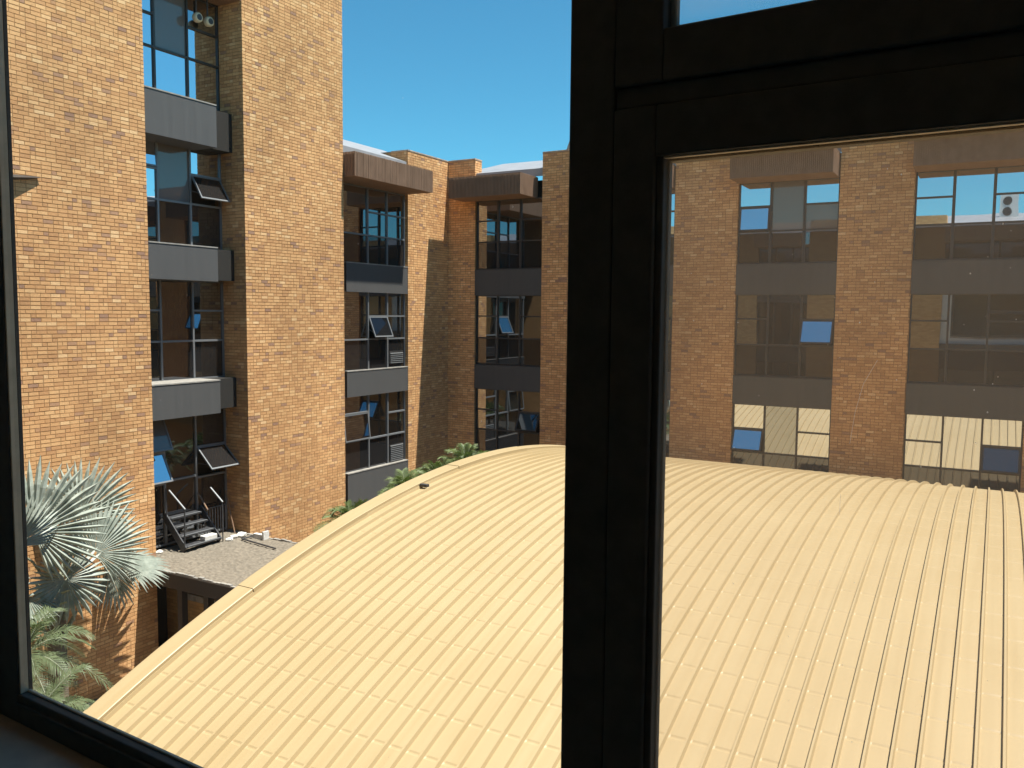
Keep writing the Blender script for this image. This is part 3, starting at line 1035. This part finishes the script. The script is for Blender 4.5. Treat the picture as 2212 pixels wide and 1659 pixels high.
# two feather palms under the fan palm at lower left
feather_palm('feather_palm', 'green feather palm at lower left, upper of the two beneath the fan palm', (-14.6, 8.5, GZ), (-14.6, 8.5, -6.05), 22, 1.4, M_GREENP, seed=3, ll=0.36, nleaf=46, elev=(-0.35, 1.1), wl=0.011)
feather_palm('feather_palm', 'low green feather palm at lower left, closest to the window sill', (-13.6, 8.0, GZ), (-13.6, 8.0, -6.85), 22, 1.35, M_GREENP, seed=5, ll=0.36, nleaf=46, elev=(-0.35, 1.1), wl=0.011)
# clump palms between the vault and the corner
cl_spots = [(-13.0, 15.45, -4.86, 1.1, 'green clump palm at the foot of the tower, first behind the vault edge'),
            (-13.0, 17.55, -4.50, 1.15, 'green clump palm below the lowest grey panel, beside the sunlit brick pier'),
            (-13.1, 19.2, -4.42, 1.15, 'green clump palm in front of the shaded brick corner'),
            (-13.0, 20.35, -4.24, 1.25, 'tallest green clump palm, rising above the vault edge near the crown'),
            (-12.8, 21.3, -4.47, 1.15, 'dark green clump palm furthest along the vault edge, before the shaded windows')]
for i, (x, y, z, L, lb) in enumerate(cl_spots):
    feather_palm('clump_palm', lb, (x, y, GZ), (x, y, z - 0.3), 26, L, M_SHRUB, 'clump palms behind the vaulted roof', seed=20 + i, ll=0.36, nleaf=32, elev=(0.3, 1.5), wl=0.011, trunk=0.07)

# ================================================================== BUILDINGS SEEN ONLY MIRRORED IN THE PANES
own = thing('office_block', 'brick office block on the near side, seen mirrored in the upper windows across the courtyard', 'building', (0, -2, GZ))
OY = 1.45
MB().box(-24, 24, -9, -4.7, GZ, 4.6).build('wall_core', M_FARB, own)
op = []
x = -2.62 - 2.0 - 4.88 * 4
while x < 22:
    if not x < 1 < x + 2.0:          # the wide bay with the camera's own window has no pier here
        op.append((x, x + 2.0))
    x += 4.88
pm = MB()
for a, b in op:
    MB().box(a, b, OY - 0.9, OY, GZ, 5.42).build('pier', M_FARB, own)
for (a, b), (c, d) in zip(op[:-1], op[1:]):
    camera_bay = b < 0 < c
    for z0, z1 in ((0.8 if not camera_bay else 1.56, 1.7), (-2.70, -1.80 if not camera_bay else -1.36), (-6.1, -5.05)):
        MB().box(b, c, OY - 0.4, OY - 0.04, z0, z1).build('spandrel', M_SPAN, own)
    for z0, z1 in ((1.7, 3.97), (-1.8, 0.8), (-5.05, -2.7)):
        if camera_bay and z0 == -1.8:
            continue
        w = MB().box(b, c, OY - 0.3, OY - 0.2, z0, z1).build('window', M_FRAMED, own)
        for k in range(3):
            u0 = b + (c - b) / 3 * k + 0.05
            MB().box(u0, u0 + (c - b) / 3 - 0.1, OY - 0.2, OY - 0.19, z0 + 0.05, z1 - 0.05).build('pane', M_GLASSD, w)
    MB().box(b, c - 0.28, OY - 0.3, OY + 1.0, 3.97, 4.68).build('eave', M_CANOPY, own)
rf = MB()
rf.corners([(-24, OY + 0.9, 4.69), (24, OY + 0.9, 4.69), (24, -4, 5.9), (-24, -4, 5.9), (-24, OY + 0.9, 4.73), (24, OY + 0.9, 4.73), (24, -4, 5.94), (-24, -4, 5.94)])
rf.build('roof', M_METALROOF, own)

ac = thing('air_conditioner', 'white two-fan air conditioner on the near roof, mirrored in a top window at right', 'air conditioner', (0.35, -1.6, 5.35))
MB().box(-0.12, 0.80, -1.85, -1.5, 5.45, 6.65).build('casing', mat('white enamel', (0.75, 0.74, 0.7), 0.5), ac)
for z in (5.75, 6.33):
    MB().tube((0.25, -1.5, z), (0.25, -1.485, z), 0.24, 20).build('fan_grille', M_FRAMED, ac)
MB().box(-0.1, 0.0, -1.85, -1.5, 5.2, 5.45).build('foot', M_STEEL, ac)
MB().box(0.7, 0.8, -1.85, -1.5, 5.2, 5.45).build('foot', M_STEEL, ac)

rw = thing('right_wing', 'shaded brick wing closing the courtyard on the right, seen mirrored in the tower glass', 'building', (20, 12, GZ))
RX = 19.0
y = -1.0
rp = []
while y < 27:
    rp.append((y, y + 2.0))
    y += 4.88
for a, b in rp:
    MB().box(RX, RX + 0.9, a, b, GZ, 5.42).build('pier', M_FARB, rw)
for (a, b), (c, d) in zip(rp[:-1], rp[1:]):
    for z0, z1 in ((0.65, 1.6), (-2.70, -1.80), (-6.1, -5.05)):
        MB().box(RX + 0.04, RX + 0.4, b, c, z0, z1).build('spandrel', M_SPAN, rw)
    for z0, z1 in ((1.6, 3.97), (-1.8, 0.65), (-5.05, -2.7)):
        w = MB().box(RX + 0.3, RX + 0.4, b, c, z0, z1).build('window', M_FRAMED, rw)
        for k in range(3):
            u0 = b + (c - b) / 3 * k + 0.05
            MB().box(RX + 0.28, RX + 0.3, u0, u0 + (c - b) / 3 - 0.1, z0 + 0.05, z1 - 0.05).build('pane', M_GLASSD, w)
    MB().box(RX - 1.0, RX + 0.4, b, c - 0.28, 3.97, 4.68).build('eave', M_CANOPY, rw)
MB().box(RX + 0.4, RX + 8, -3, 30, GZ, 4.6).build('wall_core', M_FARB, rw)
MB().box(RX - 0.9, RX + 8, -3, 30, 4.69, 4.75).build('roof', M_METALROOF, rw)

# ================================================================== WALL LIGHT AT THE FAR LEFT
wl = MB()
wl.add([(TX, 8.7, 2.58), (TX, 8.9, 2.30), (TX + 0.35, 8.9, 2.42), (TX, 10.5, 2.66), (TX, 10.5, 2.62), (TX + 0.05, 10.55, 2.64)],
       [(0, 1, 2), (3, 5, 4), (0, 2, 5, 3), (1, 4, 5, 2), (0, 3, 4, 1)])
tag(wl.build('wall_light', M_FRAMED), 'dark wedge-shaped wall light on the brick at the far left beside the window jamb', 'light')

# ================================================================== THE WINDOW IN FRONT OF THE CAMERA
M_BLACK = mat('black-brown window profile', (0.022, 0.020, 0.019), 0.62, 0.0, 0.15)
noise_tint(M_BLACK, (0.085, 0.08, 0.074), (0.11, 0.103, 0.095), nscale=30)
M_BEAD = noise_tint(mat('bead with painted light', (0.22, 0.17, 0.12), 0.6), (0.52, 0.42, 0.30), (0.66, 0.55, 0.41), nscale=20)  # beige lightened to stand in for sunlight on the beads
M_CLEAR = clear_glass('clear pane', 0.004, (0.97, 0.98, 0.975))
M_CLEAR2 = clear_glass('dusty pane', 0.085, (0.94, 0.94, 0.93))
TURN = math.radians(-3.4)     # the near wall is not quite parallel to the far block
win = thing('office_window', 'black-framed window the scene is seen through, with a thick mullion and an openable right sash', 'window', (0, 0, 0))
win.rotation_euler.z = TURN
Z0, Z1 = -0.937, 1.45
XL, XR = -2.106, 2.0
YI, YO = 1.05, 1.08      # room side and outer side of the profile
YG2 = 1.066
def prof_box(x0, x1, y0, y1, z0, z1, name, m=M_BLACK, bev=0.003, par=win):
    o = MB().box(x0, x1, y0, y1, z0, z1).build(name, m, par)
    if bev:
        b = o.modifiers.new('rounded edges', 'BEVEL')
        b.width = bev
        b.segments = 2
    return o
prof_box(XL - 0.10, XL, YI, YO - 0.006, Z0 - 0.075, Z1 + 0.10, 'jamb')
prof_box(XR, XR + 0.10, YI, YO, Z0 - 0.075, Z1 + 0.10, 'jamb')
prof_box(XL, XR, YI, YO, Z1, Z1 + 0.10, 'head')
prof_box(XL, XR, YI, YO - 0.002, Z0 - 0.075, Z0, 'sill_rail')
prof_box(XL + 0.001, XR - 0.001, YI - 0.008, YI + 0.006, Z0 - 0.026, Z0 - 0.018, 'sill_groove', M_BLACK, 0.002)
prof_box(-0.588, -0.520, YI, YO, Z0, Z1, 'mullion')
TZ0, TZ1 = 0.271, 0.299
prof_box(-0.520, XR, YI + 0.006, YO, TZ0, TZ1, 'transom')
def sash(x0, x1, z0, z1, wl, wb, wt, yi, name):
    s = prof_box(x0, x0 + wl, yi, YO - 0.002, z0, z1, name)
    prof_box(x1 - wl, x1, yi, YO - 0.002, z0, z1, 'stile', par=s)
    prof_box(x0 + wl, x1 - wl, yi, YO - 0.002, z1 - wt, z1, 'rail', par=s)
    prof_box(x0 + wl, x1 - wl, yi, YO - 0.002, z0, z0 + wb, 'rail', par=s)
    return s
sl = sash(-0.5195, XR - 0.0005, Z0 + 0.0005, TZ0 - 0.0005, 0.060, 0.06, 0.0655, YI - 0.0015, 'lower_sash')
su = sash(-0.5195, XR - 0.0005, TZ1 + 0.0005, Z1 - 0.0005, 0.068, 0.066, 0.06, YI - 0.0015, 'upper_sash')
GT = TZ0 - 0.066           # top of the lower sash's glass
GL = -0.4595               # its left edge
prof_box(GL, GL + 0.0095, YI + 0.006, YO - 0.003, Z0 + 0.061, GT, 'bead', M_BLACK, 0.002, sl)
prof_box(GL + 0.010, XR - 0.062, YI + 0.004, YG2 - 0.0035, GT - 0.0025, GT + 0.0005, 'bead', M_BEAD, 0.0005, sl)  # pale strip painting the lit lip under the rail
prof_box(GL + 0.010, XR - 0.062, YG2 + 0.0035, YO + 0.006, GT - 0.0045, GT + 0.0005, 'bead', M_BLACK, 0.0005, sl)
prof_box(GL + 0.0098, GL + 0.0125, YG2 + 0.004, YO - 0.001, Z0 + 0.061, GT - 0.004, 'bead', M_BLACK, 0.0005, sl)
prof_box(-0.4514, -0.442, YG2 + 0.004, YO, TZ1 + 0.067, Z1 - 0.061, 'bead', M_BLACK, 0.001, su)
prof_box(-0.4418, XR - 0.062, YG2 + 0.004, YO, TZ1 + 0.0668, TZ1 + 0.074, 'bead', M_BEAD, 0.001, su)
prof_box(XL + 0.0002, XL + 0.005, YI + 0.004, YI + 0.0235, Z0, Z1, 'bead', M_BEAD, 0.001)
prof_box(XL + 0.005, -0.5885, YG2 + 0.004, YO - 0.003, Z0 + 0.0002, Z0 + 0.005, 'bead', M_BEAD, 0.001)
prof_box(XL + 0.0003, XL + 0.006, YO - 0.006, YO + 0.002, Z0, Z1, 'gasket', M_BLACK, 0)
prof_box(XL + 0.0051, -0.5881, YG2 - 0.003, YG2 + 0.003, Z0 + 0.0001, Z1 - 0.0001, 'pane', M_CLEAR, 0)
prof_box(GL, XR - 0.0606, YG2 - 0.003, YG2 + 0.003, Z0 + 0.0607, GT, 'pane', M_CLEAR2, 0, sl)
prof_box(-0.4514, XR - 0.0687, YG2 - 0.003, YG2 + 0.003, TZ1 + 0.0667, Z1 - 0.0607, 'pane', M_CLEAR2, 0, su)

# fine scratches in the right-hand pane
M_SCR = mat('scratched glass', (0.9, 0.88, 0.82), 0.5)
_tl = M_SCR.node_tree.nodes.new('ShaderNodeBsdfTranslucent')
_tl.inputs[0].default_value = (1, 0.98, 0.94, 1)
_tr = M_SCR.node_tree.nodes.new('ShaderNodeBsdfTransparent')
_m1 = M_SCR.node_tree.nodes.new('ShaderNodeMixShader')
_m1.inputs[0].default_value = 0.5
lk(M_SCR, _tl.outputs[0], _m1.inputs[1])
lk(M_SCR, _tr.outputs[0], _m1.inputs[2])
lk(M_SCR, _m1.outputs[0], M_SCR.node_tree.nodes['Material Output'].inputs[0])
for pts in (((-0.182, -0.050), (-0.196, -0.078), (-0.204, -0.112), (-0.2085, -0.150)), ((-0.2165, -0.212), (-0.2170, -0.228), (-0.2165, -0.238))):
    mb = MB()
    for (xa, za), (xb, zb) in zip(pts[:-1], pts[1:]):
        mb.tube((xa, YG2 - 0.0031, za), (xb, YG2 - 0.0031, zb), 0.00022, 4)
    mb.build('scratch', M_SCR, sl)

# dried water specks on the panes
rr = random.Random(4)
for pr_, u0, u1, w0, w1, n in ((win, -2.0, -0.62, -0.85, 0.62, 230), (sl, -0.43, 0.1, -0.85, 0.18, 170)):
    mb = MB()
    for _ in range(n):
        x, z = rr.uniform(u0, u1), rr.uniform(w0, w1)
        r = 0.0004 + 0.0007 * rr.random() ** 3
        y = YG2 - 0.0031
        mb.add([(x - r, y, z), (x + r, y, z), (x, y, z - 1.3 * r), (x, y, z + 1.3 * r), (x, y - r * 0.6, z)], [(0, 2, 4), (2, 1, 4), (1, 3, 4), (3, 0, 4)])
    mb.build('water_specks', M_SCR, pr_, kind='stuff')

# windowsill and the dim room behind the camera
M_SILL = noise_tint(mat('dark painted sill', (0.06, 0.06, 0.065), 0.45, 0, 0.4), (0.30, 0.24, 0.19), (0.50, 0.40, 0.31), nscale=5)
sill = tag(MB().box(-2.9, 2.9, 0.55, YO - 0.004, Z0 - 0.155, Z0 - 0.0755).build('windowsill', M_SILL), 'dark grey inner windowsill below the black window frame at lower left', 'sill')
sill.rotation_euler.z = TURN
M_ROOM = mat('dim room plaster', (0.72, 0.69, 0.63), 0.9)
for nm, bx in (('room_wall_left_of_window', (-4.2, XL - 0.101, 0.7, 1.1, -2.3, 1.9)), ('room_wall_right_of_window', (XR + 0.101, 4.2, 0.7, 1.1, -2.3, 1.9)),
               ('room_wall_below_window', (XL - 0.10, XR + 0.10, 0.7, 1.1, -2.3, Z0 - 0.1555)), ('room_wall_above_window', (XL - 0.10, XR + 0.10, 0.7, 1.1, Z1 + 0.101, 1.9)),
               ('room_side_wall', (-4.3, -4.2, -4.5, 1.1, -2.3, 1.9)), ('room_side_wall', (4.2, 4.3, -4.5, 1.1, -2.3, 1.9)),
               ('room_back_wall', (-4.3, 4.3, -4.6, -4.5, -2.3, 1.9)), ('room_ceiling', (-4.3, 4.3, -4.6, 1.1, 1.9, 2.0)), ('room_floor', (-4.3, 4.3, -4.6, 1.1, -2.4, -2.3))):
    o = struct(MB().box(*bx).build(nm, M_ROOM))
    o.rotation_euler.z = TURN
